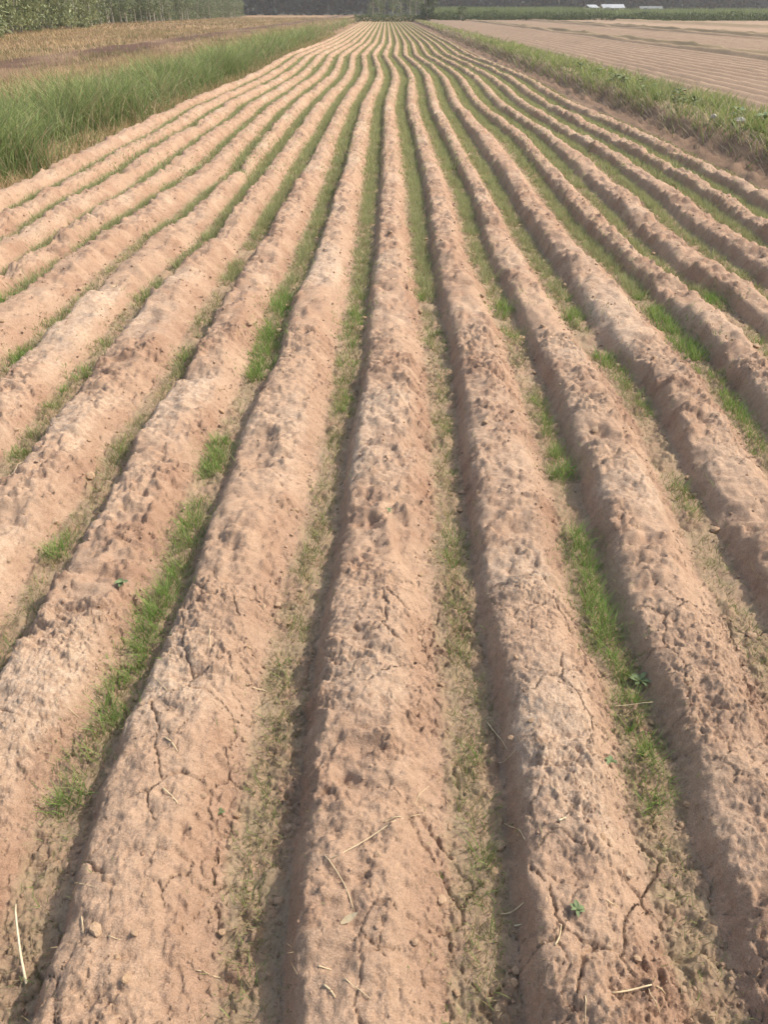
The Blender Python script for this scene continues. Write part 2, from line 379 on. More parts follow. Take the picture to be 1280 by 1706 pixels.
def soil_at(X, Y, detail=2):
    X = np.atleast_1d(np.asarray(X, float)); Y = np.atleast_1d(np.asarray(Y, float))
    fx = np.stack([furrow_x(j, Y) for j in JS])
    k = np.clip((fx <= X).sum(0) - 1, 0, 17)
    i = np.arange(len(X))
    t = np.clip((X - fx[k, i]) / (fx[k + 1, i] - fx[k, i]), 0, 1)
    x, z, c = soil(k - 9, t, Y, detail)
    return z, k - 9, t
def pix(px, py):
    """Point where the sight line through a photo pixel meets the ridged soil."""
    dx = (px - 640) / FPX; dy = (py - 853) / FPX
    d = np.array([dx, math.cos(PITCH) - dy * math.sin(PITCH), -math.sin(PITCH) - dy * math.cos(PITCH)])
    t0 = (CAM_H - 0.22) / -d[2]; t1 = (CAM_H + 0.01) / -d[2]
    ts = np.linspace(t0, t1, 120)
    P = np.array([0, 0, CAM_H]) + ts[:, None] * d
    z, k, t = soil_at(P[:, 0], P[:, 1])
    w = np.where(P[:, 2] <= z)[0]
    n = w[0] if len(w) else -1
    return np.array([P[n, 0], P[n, 1], z[n]]), int(k[n]), float(t[n])

# left of the field: margin, verge, stubble; right: bank and the neighbouring field
def z_left(x, y):
    e = sstep(-4.2, -5.2, x)
    z = -0.02 + 0.07 * e + 0.05 * e * fbm(x * 0.9, y * 0.9, 4) + 0.02 * fbm(x * 6, y * 6, 3)
    band = np.exp(-((x + 13.3 + 0.8 * perlin(y * 0.12, y * 0 + 3)) / 1.9) ** 2)
    z = z + 0.10 * band * (1 + perlin(x * 1.5, y * 0.6))
    dark = np.clip(1.25 * band * (0.8 + 0.3 * perlin(x, y * 0.4)) + 0.55 * sstep(-0.05, 0.4, fbm(x * 0.5, y * 0.06 + 9, 3)), 0, 1)
    verge = sstep(-4.9, -5.3, x) * (1 - sstep(-7.0, -8.2, x))
    return z, np.stack([0.9 * verge, dark, 0.5 * sstep(0, 0.4, fbm(x * 0.3, y * 0.1, 3))], 1)
def spaced(a, b, d0, growth):
    o = [a]; d = d0
    while o[-1] < b: o.append(o[-1] + d); d *= growth
    return np.array(o)
left = sheet('stubble_field', np.concatenate([-spaced(4.15, 9, 0.05, 1.012)[::-1], ])[::-1][::-1], spaced(-1, 160, 0.06, 1.013), z_left, M_LEFT)
sheet('stubble_ground', -spaced(8.9, 75, 0.3, 1.03)[::-1], spaced(0, 420, 0.3, 1.02), z_left, M_LEFT)

BANK = 0.21
def z_right(x, y):
    wob = 0.16 * fbm(y * 0.45, x * 0 + 4, 3) + 0.06 * perlin(y * 2.5, x * 1.0)
    s = sstep(4.78 + wob, 5.10 + wob * 1.2, x)
    lip = np.exp(-((x - 5.35 - wob) / 0.28) ** 2)
    z = -0.03 + BANK * s + 0.07 * lip
    z = z + 0.035 * sstep(4.40, 4.58, x) * (1 - s)
    rough = sstep(4.35, 4.6, x) * (1 - sstep(5.6, 6.6, x))
    z = z + rough * (0.075 * fbm(x * 3.2, y * 3.2, 4) + 0.05 * np.abs(perlin(x * 9, y * 9)))
    f1, f2, idr = worley(x * 9, y * 9)
    z = z + rough * 0.08 * sstep(0.3, 0.8, idr) * np.clip(1 - (f1 / 0.6) ** 2, 0, 1)
    rows = sstep(6.7, 7.3, x)
    z = z + rows * (0.052 * np.sin((x + 0.05 * perlin(x * 0, y * 0.3)) * 2 * math.pi / 0.56) + 0.03 * fbm(x * 2.5, y * 1.6, 3))
    g = sstep(5.0, 5.3, x - wob) * (1 - sstep(6.5, 7.0, x))
    return z, np.stack([g * 0.9, np.clip(rough * 0.9 * (1 - g) + 0.35 * sstep(-.1, .4, fbm(x * .6, y * .3, 3)), 0, 1), rows * 0.4 + 0 * x], 1)
sheet('earth_bank', spaced(4.30, 7.6, 0.045, 1.004), spaced(1.0, 160, 0.05, 1.0125), z_right, M_FIELD2)
def z_right2(x, y):
    z = BANK - 0.03 + 0.03 * fbm(x * 2.5, y * 1.6, 3) + 0.052 * np.sin((x + 0.05 * perlin(x * 0, y * 0.3)) * 2 * math.pi / 0.56)
    dark = 0.35 * sstep(-.1, .4, fbm(x * .3, y * .12, 3)); mo = 0 * x
    for xb, hb, wb in ((14.6, 0.22, 0.55), (24.5, 0.30, 0.8), (38, 0.35, 1.2)):
        b = np.exp(-((x - xb - 0.35 * perlin(y * 0.11, y * 0 + xb)) / wb) ** 2)
        z = z + hb * b * (1 + 0.6 * fbm(x * 2, y * 2, 3)); dark = dark + 0.8 * b; mo = mo + 0.5 * b
    return z, np.stack([np.clip(mo, 0, 1), np.clip(dark, 0, 1), 0.4 + 0 * x], 1)
sheet('neighbouring_field', np.concatenate([np.arange(7.5, 26, 0.09), np.arange(26, 90, 0.4)]), spaced(6, 175, 0.18, 1.02), z_right2, M_FIELD2)

# ------------------------------------------------------------------ grass builder
def spikes(P, h, w, az, lean, bend, c0, c1):
    """Far blades: one tapered face each."""
    n = len(P); q = RNG.random(n) * math.pi; r = h * (lean + bend) * 0.8
    V = np.repeat(P[:, None, :], 3, 1); C = np.stack([c0, c0, c1], 1)
    V[:, 0, 0] -= np.cos(q) * w * .6; V[:, 0, 1] -= np.sin(q) * w * .6; V[:, 1, 0] += np.cos(q) * w * .6; V[:, 1, 1] += np.sin(q) * w * .6
    V[:, 2, 0] += np.cos(az) * r; V[:, 2, 1] += np.sin(az) * r; V[:, 2, 2] += h * 0.9
    return V.reshape(-1, 3), np.arange(n * 3).reshape(-1, 3), C.reshape(-1, 3)
def blades(P, h, w, az, lean, bend, c0, c1):
    """Tapered blades of two segments + tip. Returns verts, tris, colours."""
    n = len(P)
    dx, dy = np.cos(az), np.sin(az)
    sx, sy = -dy, dx
    q = RNG.random(n) * math.pi
    sx, sy = np.cos(q), np.sin(q)
    V = np.zeros((n, 7, 3)); C = np.zeros((n, 7, 3))
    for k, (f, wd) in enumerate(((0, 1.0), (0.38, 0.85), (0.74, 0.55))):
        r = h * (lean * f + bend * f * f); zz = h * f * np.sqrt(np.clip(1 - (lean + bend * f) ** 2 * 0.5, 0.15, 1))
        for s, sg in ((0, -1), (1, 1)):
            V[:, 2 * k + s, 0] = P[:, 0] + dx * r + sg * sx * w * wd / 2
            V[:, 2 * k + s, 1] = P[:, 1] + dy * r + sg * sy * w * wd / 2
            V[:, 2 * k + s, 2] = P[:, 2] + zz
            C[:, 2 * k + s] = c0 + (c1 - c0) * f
    r = h * (lean + bend)
    V[:, 6, 0] = P[:, 0] + dx * r; V[:, 6, 1] = P[:, 1] + dy * r
    V[:, 6, 2] = P[:, 2] + h * np.sqrt(np.clip(1 - (lean + bend) ** 2 * 0.5, 0.1, 1)); C[:, 6] = c1
    b = (np.arange(n) * 7)[:, None]
    tri = np.array([[0, 1, 3], [0, 3, 2], [2, 3, 5], [2, 5, 4], [4, 5, 6]])
    F = (b[:, :, None] + tri[None]).reshape(-1, 3)
    return V.reshape(-1, 3), F, C.reshape(-1, 3)
def joined(parts):
    V, F, C, b = [], [], [], 0
    for v, f, c in parts:
        V.append(v); F.append(f + b); C.append(c); b += len(v)
    return np.concatenate(V), np.concatenate(F), np.concatenate(C)
def tone(n, a, b, jit=0.12):
    t = RNG.random((n, 1)); c = np.array(a) * (1 - t) + np.array(b) * t
    return c * (1 + jit * RNG.standard_normal((n, 1)))

# grass in the furrows -------------------------------------------------------
PATCH = {-1: [(0.9, 1.2, .12), (1.24, 1.46, 1.0), (1.5, 2.2, 1.35), (2.2, 2.75, .85), (2.9, 3.3, 1.0), (3.3, 3.9, .2), (4.0, 7.5, 1.0)],
         0: [(0.7, 3.5, .42), (3.5, 4.6, .62), (4.6, 7.5, .7)], 1: [(0.7, 5.2, .42), (5.4, 7.5, 1.0)],
         2: [(0.7, 1.25, .15), (1.22, 1.68, 1.0), (1.70, 2.5, 1.35), (2.5, 2.9, .2), (2.9, 3.9, .8), (4.2, 4.9, .7), (5.0, 7.5, .7)],
         3: [(1.7, 2.5, .3), (2.6, 3.0, .5), (3.5, 4.4, .75), (4.8, 7.5, .7)], 4: [(3.0, 4.2, .7), (4.3, 5.3, 1.2), (5.4, 7.5, 1.0)],
         5: [(3.5, 4.9, .4), (5.2, 7.5, .8)], 6: [(5, 7.5, .6)], -2: [(1.7, 2.2, .4), (2.3, 3.7, .6), (3.7, 4.5, .5), (4.7, 5.6, .4), (5.8, 6.4, .8), (6.8, 7.5, .5)],
         -3: [(3.0, 3.9, .55), (3.9, 4.7, .55), (4.7, 5.4, .3), (5.4, 5.9, .9), (6.2, 7.5, .9)], -4: [(4.0, 5.0, .6), (5.0, 6.3, .4), (6.4, 7.5, .45)], -5: [(4.8, 7.5, 1.0)],
         -6: [(6, 7.5, .7)], -7: [(6, 7.5, .8)], -8: [(6, 7.5, .6)], 7: [(6, 7.5, .5)], 8: [(6, 7.5, .5)], 9: [(6, 7.5, .5)], -9: [(6, 7.5, .15)]}
def grass_density(j, Y):
    d = np.zeros_like(Y)
    for a, b, s in PATCH.get(j, []):
        d = np.maximum(d, s * sstep(a - .06, a + .06, Y) * (1 - sstep(b - .06, b + .06, Y)))
    far = np.clip(1.0 + 0.7 * fbm(Y * 0.35, Y * 0 + j * 3.3, 3) + 0.2 * perlin(Y * 1.7, Y * 0 + j * 1.3), 0.05, 1.25)
    if j in (-9, 9): far = far * 0.35
    w = sstep(6.6, 8.0, Y)
    d = d * (1 - w) + far * w
    return d * np.clip(0.92 + 0.55 * perlin(Y * 3.1, Y * 0 + j * 9.3), 0.35, 1.3)
parts = []
for j in JS:
    for (ya, yb, dens, wb, hh, band) in ((0.5, 4.0, 17000, .0021, .066, .044), (4.0, 10, 9500, .0042, .072, .060), (10, 30, 3000, .0080, .072, .084), (30, 150, 270, .023, .075, .094)):
        n = int((yb - ya) * band * 3 * dens)
        Y = ya + (yb - ya) * RNG.random(n)
        if yb > 100: Y = ya + (yb - ya) * RNG.random(n) ** 1.5
        ofs = RNG.standard_normal(n) * band
        X = furrow_x(j, Y) + ofs - 0.006
        dn = grass_density(j, Y) * np.clip(1.1 + 1.1 * perlin(X * 14, Y * 10), 0.12, 1.7)
        vis = (np.abs(X) < 0.56 * Y + 1.6)
        keep = (RNG.random(n) < dn) & vis
        X = X[keep]; Y = Y[keep]; dn = dn[keep]; ofs = ofs[keep]; n = len(X)
        if n == 0: continue
        z, _, _ = soil_at(X, Y, 1)
        h = hh * (0.45 + 0.75 * RNG.random(n)) * np.clip(0.40 + 0.65 * dn, 0.35, 1.2) * np.clip(1.15 - 0.4 * (ofs / band) ** 2, 0.45, 1.2)
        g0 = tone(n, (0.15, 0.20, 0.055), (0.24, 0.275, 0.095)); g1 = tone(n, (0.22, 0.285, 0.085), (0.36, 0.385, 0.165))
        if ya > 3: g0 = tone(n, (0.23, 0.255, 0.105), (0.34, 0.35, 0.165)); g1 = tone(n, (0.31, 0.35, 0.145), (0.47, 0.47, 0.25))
        lush = (dn > 0.75) & (Y < 5.5) & (RNG.random(n) < 0.75)
        g0[lush] = tone(int(lush.sum()), (0.12, 0.21, 0.045), (0.19, 0.28, 0.065)); g1[lush] = tone(int(lush.sum()), (0.19, 0.34, 0.065), (0.32, 0.45, 0.12))
        dry = (RNG.random(n) < np.clip(0.55 - 0.45 * dn, 0.06, 0.5))
        g0[dry] = tone(int(dry.sum()), (0.20, 0.165, 0.07), (0.30, 0.24, 0.12)); g1[dry] = tone(int(dry.sum()), (0.26, 0.22, 0.10), (0.38, 0.31, 0.17))
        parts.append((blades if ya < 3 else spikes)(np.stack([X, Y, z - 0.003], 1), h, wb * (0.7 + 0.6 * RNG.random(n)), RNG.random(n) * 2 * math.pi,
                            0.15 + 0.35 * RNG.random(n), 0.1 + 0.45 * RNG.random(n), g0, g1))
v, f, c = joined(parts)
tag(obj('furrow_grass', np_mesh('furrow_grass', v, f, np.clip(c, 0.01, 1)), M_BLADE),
    'short fine green grass growing along the bottoms of the furrows', 'grass', kind='stuff')
# fine dead litter and seedlings lying flat in the furrows close by
parts = []
for j in range(-4, 6):
    n = 5200
    Y = 0.6 + 6.4 * RNG.random(n) ** 1.3; X = furrow_x(j, Y) + RNG.standard_normal(n) * 0.055 + 0.004
    kp = (np.abs(X) < 0.56 * Y + 1.2) & (RNG.random(n) < np.clip(0.55 + 0.9 * perlin(X * 6, Y * 5), 0, 1)); X = X[kp]; Y = Y[kp]; n = len(X)
    z, _, _ = soil_at(X, Y, 2)
    c0 = tone(n, (0.17, 0.12, 0.07), (0.32, 0.25, 0.14)); gr = RNG.random(n) < 0.33
    c0[gr] = tone(int(gr.sum()), (0.13, 0.16, 0.05), (0.22, 0.23, 0.09))
    parts.append(spikes(np.stack([X, Y, z + 0.001], 1), 0.005 + 0.013 * RNG.random(n), 0.0012 + 0.0014 * RNG.random(n), RNG.random(n) * 6.28,
                        1.3 + 0.9 * RNG.random(n), 0.15 + 0.2 * RNG.random(n), c0, c0 * 1.1))
v, f, c = joined(parts)
tag(obj('furrow_litter', np_mesh('furrow_litter', v, f, np.clip(c, 0.01, 1)), M_DRY),
    'fine dead stems and tiny sprouts strewn over the furrow bottoms', 'litter', kind='stuff')

# tall grass on the verge ------------------------------------------------------
parts = []
for (ya, yb, xa, xb, dens, wb) in ((5, 16, -7.4, -4.30, 1000, .011), (16, 34, -7.6, -4.24, 520, .016), (34, 75, -7.4, -4.3, 130, .030), (75, 150, -7.2, -4.15, 30, .06)):
    n = int((yb - ya) * (xb - xa) * dens)
    X = xa + (xb - xa) * RNG.random(n); Y = ya + (yb - ya) * RNG.random(n)
    edge = sstep(0.05, 0.65, (xb + 0.5 * fbm(Y * 0.6, Y * 0 + 1, 3) - X)) * (1 - 0.85 * sstep(-6.0, -7.2, X))
    cl = np.clip(0.55 + 1.0 * fbm(X * 1.1, Y * 0.7, 3), 0.1, 1.2)
    kp = RNG.random(n) < edge * cl * (1 - 0.75 * sstep(58, 85, Y)); X = X[kp]; Y = Y[kp]; cl = cl[kp]; edge = edge[kp]; n = len(X)
    z, _ = z_left(X, Y)
    h = (0.36 + 0.62 * RNG.random(n)) * (0.40 + 0.60 * edge) * np.clip(1.0 + 0.9 * fbm(X * 0.6 + 3, Y * 0.35, 3), .55, 1.35) * np.clip(0.7 + 0.45 * cl, .5, 1.15)
    g0 = tone(n, (0.075, 0.13, 0.042), (0.12, 0.18, 0.06)); g1 = tone(n, (0.21, 0.280, 0.085), (0.38, 0.41, 0.17))
    dry = RNG.random(n) < (0.16 + 0.45 * (1 - edge) + 0.35 * sstep(-6.2, -7.2, X) + 0.4 * sstep(55, 80, Y))
    g1[dry] = tone(int(dry.sum()), (0.32, 0.27, 0.14), (0.46, 0.37, 0.21)); g0[dry] = g1[dry] * 0.7
    parts.append(blades(np.stack([X, Y, z - 0.02], 1), h, wb * (0.6 + 0.8 * RNG.random(n)), RNG.random(n) * 6.28,
                        0.05 + 0.30 * RNG.random(n), 0.2 + 0.8 * RNG.random(n) ** 1.2, g0, g1 * (0.75 + 0.6 * RNG.random((n, 1)))))
v, f, c = joined(parts)
tag(obj('verge_grass', np_mesh('verge_grass', v, f, np.clip(c, 0.01, 1)), M_BLADE),
    'tall dense green grass on the verge between ridged field and brown stubble', 'grass', kind='stuff')
# dry trampled fringe at the foot of the verge
parts = []
n = 15000
Y = 5 + 75 * RNG.random(n) ** 1.6; X = -4.56 + 0.16 * RNG.standard_normal(n)
z, _ = z_left(X, Y)
c0 = tone(n, (0.34, 0.25, 0.13), (0.50, 0.38, 0.22)); gr = RNG.random(n) < 0.4; c0[gr] = tone(int(gr.sum()), (0.12, 0.17, 0.05), (0.22, 0.25, 0.09))
parts.append(spikes(np.stack([X, Y, z], 1), 0.06 + 0.13 * RNG.random(n), 0.003 + 0.0004 * Y, RNG.random(n) * 6.28, 0.4 + 0.45 * RNG.random(n), 0.1 + 0.3 * RNG.random(n), c0, c0 * 1.08))
v, f, c = joined(parts)
tag(obj('dry_fringe', np_mesh('dry_fringe', v, f, np.clip(c, 0.01, 1)), M_DRY),
    'trampled straw-coloured grass along the foot of the green verge', 'dry grass', kind='stuff')
# stubble -----------------------------------------------------------------------
parts = []
for (ya, yb, xa, xb, dens, wb) in ((10, 40, -26, -7.0, 200, .013), (30, 90, -40, -7.2, 50, .030), (90, 230, -42, -8, 8, .08)):
    n = int((yb - ya) * (xb - xa) * dens)
    X = xa + (xb - xa) * RNG.random(n); Y = ya + (yb - ya) * RNG.random(n)
    band = np.exp(-((X + 13.3 + 0.8 * perlin(Y * 0.12, Y * 0 + 3)) / 1.9) ** 2)
    cl = np.clip(0.65 + 0.9 * fbm(X * 0.5, Y * 0.2, 3), .1, 1) * (1 - 0.96 * band)
    kp = RNG.random(n) < cl; X = X[kp]; Y = Y[kp]; n = len(X)
    z, _ = z_left(X, Y)
    h = (0.06 + 0.22 * RNG.random(n)) * np.clip(1 + 1.2 * fbm(X * 0.5, Y * 0.12, 3), .4, 1.8)
    c_ = np.clip(1 + 0.5 * fbm(X * 0.45 + 4, Y * 0.07, 3), .6, 1.4)[:, None]
    c1 = tone(n, (0.33, 0.235, 0.13), (0.52, 0.385, 0.22)); g = RNG.random(n) < 0.12 + 0.3 * sstep(0.05, 0.3, fbm(X * 0.2 + 8, Y * 0.08, 3)); c1[g] = tone(int(g.sum()), (0.18, 0.20, 0.08), (0.27, 0.27, 0.12))
    parts.append(spikes(np.stack([X, Y, z - 0.01], 1), h, wb * (0.6 + 0.8 * RNG.random(n)), RNG.random(n) * 6.28, 0.1 + 0.5 * RNG.random(n), 0.3 * RNG.random(n), c1 * c_ * 0.8, c1 * c_))
v, f, c = joined(parts)
tag(obj('stubble', np_mesh('stubble', v, f, np.clip(c, 0.01, 1)), M_DRY),
    'dry brown stubble and cut straw covering the field beyond the verge', 'stubble', kind='stuff')
# grass on the right-hand bank -----------------------------------------------------
parts = []
for (ya, yb, dens, wb) in ((5, 22, 620, .011), (22, 50, 240, .020), (50, 150, 45, .05)):
    n = int((yb - ya) * 2.3 * dens)
    X = 4.65 + 2.4 * RNG.random(n); Y = ya + (yb - ya) * RNG.random(n)
    wob = 0.16 * fbm(Y * 0.45, X * 0 + 4, 3)
    cl = np.clip(0.6 + 1.1 * fbm(X * 1.2, Y * 0.8 + 30, 3), .05, 1.2)
    kp = RNG.random(n) < cl * (0.05 + 0.95 * sstep(4.80, 5.15, X - wob)) * (1 - 0.8 * sstep(6.3, 7.0, X)) * (1 - 0.6 * sstep(60, 90, Y)); X = X[kp]; Y = Y[kp]; cl = cl[kp]; n = len(X)
    z, _ = z_right(X, Y)
    h = (0.10 + 0.24 * RNG.random(n)) * (0.55 + 0.6 * cl)
    g0 = tone(n, (0.085, 0.135, 0.035), (0.14, 0.18, 0.055)); g1 = tone(n, (0.25, 0.305, 0.095), (0.41, 0.43, 0.17))
    dry = RNG.random(n) < 0.14 + 0.3 * (cl < .5) + 0.35 * sstep(35, 70, Y)
    g1[dry] = tone(int(dry.sum()), (0.34, 0.29, 0.18), (0.46, 0.39, 0.25)); g0[dry] = g1[dry] * 0.75
    parts.append(blades(np.stack([X, Y, z - 0.01], 1), h, wb * (0.7 + 0.9 * RNG.random(n)), RNG.random(n) * 6.28, 0.15 + 0.45 * RNG.random(n), 0.1 + 0.5 * RNG.random(n), g0, g1))
n = 3500                                                       # dead roots and stems hanging on the face
Y = 5 + 70 * RNG.random(n) ** 1.5; X = 5.0 + 0.16 * RNG.standard_normal(n)
z, _ = z_right(X, Y); c0 = tone(n, (0.22, 0.17, 0.115), (0.40, 0.33, 0.24))
parts.append(blades(np.stack([X, Y, z], 1), 0.08 + 0.16 * RNG.random(n), 0.004 + 0.0005 * Y, 3.14 + 0.9 * RNG.standard_normal(n), 0.5 + 0.4 * RNG.random(n), 0.1 + 0.3 * RNG.random(n), c0 * .8, c0))
v, f, c = joined(parts)
tag(obj('bank_grass', np_mesh('bank_grass', v, f, np.clip(c, 0.01, 1)), M_BLADE),
    'low weedy grass and dead stems covering the crumbling earth bank', 'grass', kind='stuff')

# ------------------------------------------------------------------ leafy masses, trees, far things
def leaf_cloud(P, size, ca, cb, flat=0.4):
    """Rhombic leaves at points P."""
    n = len(P)
    a = RNG.standard_normal((n, 3)); a /= np.linalg.norm(a, axis=1)[:, None]
    b = np.cross(a, RNG.standard_normal((n, 3))); b /= np.linalg.norm(b, axis=1)[:, None]
    s = (size * (0.6 + 0.8 * RNG.random(n)))[:, None]
    V = np.stack([P - a * s, P - b * s * flat, P + a * s, P + b * s * flat], 1).reshape(-1, 3)
    k = (np.arange(n) * 4)[:, None]
    F = np.concatenate([k + np.array([[0, 1, 2]]), k + np.array([[0, 2, 3]])])
    C = np.repeat(tone(n, ca, cb, 0.18), 4, 0)
    return V, F, np.clip(C, .01, 1)
def clumps(n, centers, radii):
    k = RNG.integers(0, len(centers), n)
    d = RNG.standard_normal((n, 3)); d /= np.linalg.norm(d, axis=1)[:, None]
    return centers[k] + d * radii[k][:, None] * (RNG.random((n, 1)) ** 0.45)
def tube(pts, rads, sides=7):
    V, F = [], []
    for i, (p, r) in enumerate(zip(pts, rads)):
        for s in range(sides):
            a = 2 * math.pi * s / sides; V.append((p[0] + r * math.cos(a), p[1] + r * math.sin(a), p[2]))
    for i in range(len(pts) - 1):
        for s in range(sides):
            q = (s + 1) % sides; F.append((i * sides + s, i * sides + q, (i + 1) * sides + q, (i + 1) * sides + s))
    return np.array(V), np.array(F)
def trunk_mesh(h, r, seed, limbs=5, wob=0.12):
    rr = random.Random(seed)
    pts, x, y = [], 0, 0
    for k in range(9):
        pts.append((x, y, h * k / 8)); x += rr.uniform(-wob, wob); y += rr.uniform(-wob, wob)
    v, f = tube(pts, [r * (1.25 if k == 0 else 1 - 0.82 * k / 8) for k in range(9)])
    V, F, b = [v], [f], len(v)
    for q in range(limbs):
        k = rr.randint(2, 7); p = pts[k]; a = rr.uniform(0, 6.28); L = h * rr.uniform(0.08, 0.18)
        e = [(p[0] + math.cos(a) * L * t, p[1] + math.sin(a) * L * t, p[2] + L * 1.1 * t) for t in (0, .5, 1)]
        v, f = tube(e, [r * .35, r * .22, r * .08], 5); V.append(v); F.append(f + b); b += len(v)
    return np_mesh('trunk', np.concatenate(V), np.concatenate(F))
def poplar_kind(seed, h, low):
    tm = trunk_mesh(h * 0.92, 0.075 + 0.02 * (seed % 3), seed, 7)
    cz = RNG.random(26) * h * (1 - low) + h * low
    cc = np.stack([RNG.standard_normal(26) * 0.55, RNG.standard_normal(26) * 0.55, cz], 1)
    cr = 0.45 + 0.45 * RNG.random(26)
    v, f, c = leaf_cloud(clumps(1300, cc, cr), 0.13, (0.12, 0.155, 0.07), (0.22, 0.25, 0.125), .5)
    return tm, np_mesh('crown', v, f, c)
PK = [poplar_kind(s, h, lo) for s, h, lo in ((1, 9.5, .12), (2, 8.5, .06), (3, 10.5, .16), (4, 9, .03))]
def make_tree(name, loc, kind, rz, sc, label, group):
    o = empty(name, loc, rz); o.scale = (sc, sc, sc); tag(o, label, 'tree', group)
    tm, cm = kind
    obj('trunk', tm, M_BARK, o); obj('crown', cm, M_LEAF, o)
    return o
rr = random.Random(5)
for k in range(110):
    y = 108 + 150 * (k / 110) ** 1.15; x = -38.0 - 0.012 * (y - 108) * 1.0 + rr.uniform(-2.4, 1.8)
    make_tree('poplar_tree', (x, y + rr.uniform(-.6, .6), 0.0), PK[rr.randrange(4)], rr.uniform(0, 6), rr.uniform(.85, 1.15),
              'slim pale-trunked poplar in the row along the far side of the stubble', 'poplars lining the stubble field')
for k, (px, d) in enumerate(((622, 178), (632, 186), (641, 175), (655, 190), (668, 182), (683, 176), (694, 184), (704, 178))):
    make_tree('poplar_tree', ((px - 640) / FPX * d * 0.838, d, 0.0), PK[k % 4], k * 1.3, 0.95,
              'slim pale-trunked poplar behind the hedge closing the ridged field', 'poplars behind the end hedge')
def bush_kind(n, w, h, ca, cb, size, stems=6):
    m = 60
    zc = RNG.random(m) ** 0.9 * h; wid = w * (0.55 + 0.45 * np.sin(np.clip(zc / h, 0, 1) * 2.6 + 0.35))
    a = RNG.random(m) * 6.28; rad = np.sqrt(RNG.random(m)) * wid
    cc = np.stack([np.cos(a) * rad, np.sin(a) * rad, zc], 1)
    v, f, c = leaf_cloud(clumps(n, cc, 0.32 * w * (0.5 + 0.7 * RNG.random(m))), size, ca, cb, .35)
    v[:, 2] = np.maximum(v[:, 2], 0.03)
    V, F, b = [], [], 0
    for s in range(stems):
        a = s * 6.28 / stems; e = [(math.cos(a) * .15 + math.cos(a) * w * .6 * t, math.sin(a) * .15 + math.sin(a) * w * .6 * t, h * .85 * t) for t in (0, .35, .7, 1)]
        tv, tf = tube(e, [.07, .05, .035, .01], 6); V.append(tv); F.append(tf + b); b += len(tv)
    return np_mesh('trunk', np.concatenate(V), np.concatenate(F)), np_mesh('crown', v, f, c)
WK = [bush_kind(5200, 3.0, 7.5, (0.16, 0.195, 0.085), (0.31, 0.335, 0.18), 0.17), bush_kind(5200, 2.6, 6.5, (0.15, 0.185, 0.08), (0.28, 0.31, 0.16), 0.16)]
for k in range(12):
    y = 44 + 6.0 * k; x = -26.5 - 0.19 * (y - 55) * (1 if y > 55 else 0.4) + rr.uniform(-1, 1)
    make_tree('willow_tree', (x, y, -0.05), WK[k % 2], rr.uniform(0, 6), rr.uniform(.9, 1.2),
              'bushy pale green willow with foliage down to the stubble edge', 'willows at the edge of the stubble')
SK = bush_kind(2600, 1.7, 4.6, (0.05, 0.075, 0.035), (0.10, 0.13, 0.06), 0.16)
o = make_tree('round_shrub', (7.5, 153.5, 0.1), SK, 1.0, 1.0, 'tall dark rounded shrub standing in the hedge at the corner of the field', None)
SK2 = bush_kind(700, 1.0, 1.9, (0.06, 0.09, 0.035), (0.12, 0.15, 0.06), 0.12)
make_tree('shrub', (13.0, 151.0, 0.2), SK2, 1.0, 1.0, 'small dark shrub in the hedge in front of the maize', None)
# understorey behind the poplars, hedge, maize, far wood
def mass(name, label, cat, P, size, ca, cb, flat=.4):
    v, f, c = leaf_cloud(P, size, ca, cb, flat)
    return tag(obj(name, np_mesh(name, v, f, c), M_LEAF), label, cat, kind='stuff')
n = 26000
y = 95 + 190 * RNG.random(n); x = -41.5 - 0.012 * (y - 108) - 7 * RNG.random(n)
zz = RNG.random(n) ** 0.8 * 7 * (0.8 + 0.3 * perlin(y * 0.15, x * 0.2))
mass('understorey', 'dense green undergrowth filling the wood behind the poplar row', 'undergrowth', np.stack([x, y, zz], 1), 0.42, (0.10, 0.135, 0.06), (0.20, 0.235, 0.11))
n = 15000
s = RNG.random(n); x = -5 + 74 * s; y = 153.5 - 20 * s * s + 2.2 * RNG.random(n) + fbm(x * .1, x * 0, 2)
top = 0.95 + 0.55 * fbm(x * 0.25, x * 0 + 2, 3) + 0.25 * perlin(x * 1.1, x * 0)
mass('hedge', 'low dark green hedge across the far end of both fields', 'hedge', np.stack([x, y, 0.05 + 0.35 * sstep(5, 8, x) + top * RNG.random(n)], 1), 0.15, (0.055, 0.085, 0.035), (0.15, 0.18, 0.075))
parts = []
for (xa, xb, ya, yb, h0, n) in ((10, 40, 163, 215, 2.3, 14000), (42, 150, 150, 215, 2.1, 18000)):
    X = xa + (xb - xa) * RNG.random(n); Y = ya + (yb - ya) * RNG.random(n)
    g0 = tone(n, (0.075, 0.12, 0.04), (0.12, 0.16, 0.06)); g1 = tone(n, (0.16, 0.21, 0.09), (0.26, 0.29, 0.14))
    parts.append(spikes(np.stack([X, Y, 0.1 + 0 * X], 1), h0 * (0.8 + 0.3 * RNG.random(n)) + 0.3 * perlin(X * .1, Y * .1), 0.16 + 0.1 * RNG.random(n), RNG.random(n) * 6.28, 0.05 + .1 * RNG.random(n), .1 + .3 * RNG.random(n), g0, g1))
v, f, c = joined(parts)
tag(obj('maize_crop', np_mesh('maize_crop', v, f, np.clip(c, .01, 1)), M_BLADE), 'tall green maize standing beyond the hedge', 'maize', kind='stuff')
n = 30000
x = -190 + 520 * RNG.random(n); y = 330 + 25 * RNG.random(n) - 0.05 * np.abs(x)
zz = RNG.random(n) ** 0.7 * (15 + 5 * fbm(x * 0.03, x * 0, 3))
mass('far_wood', 'dark hazy wood closing the view behind the fields', 'wood', np.stack([x, y, zz], 1), 1.5, (0.012, 0.018, 0.017), (0.045, 0.055, 0.042), .6)
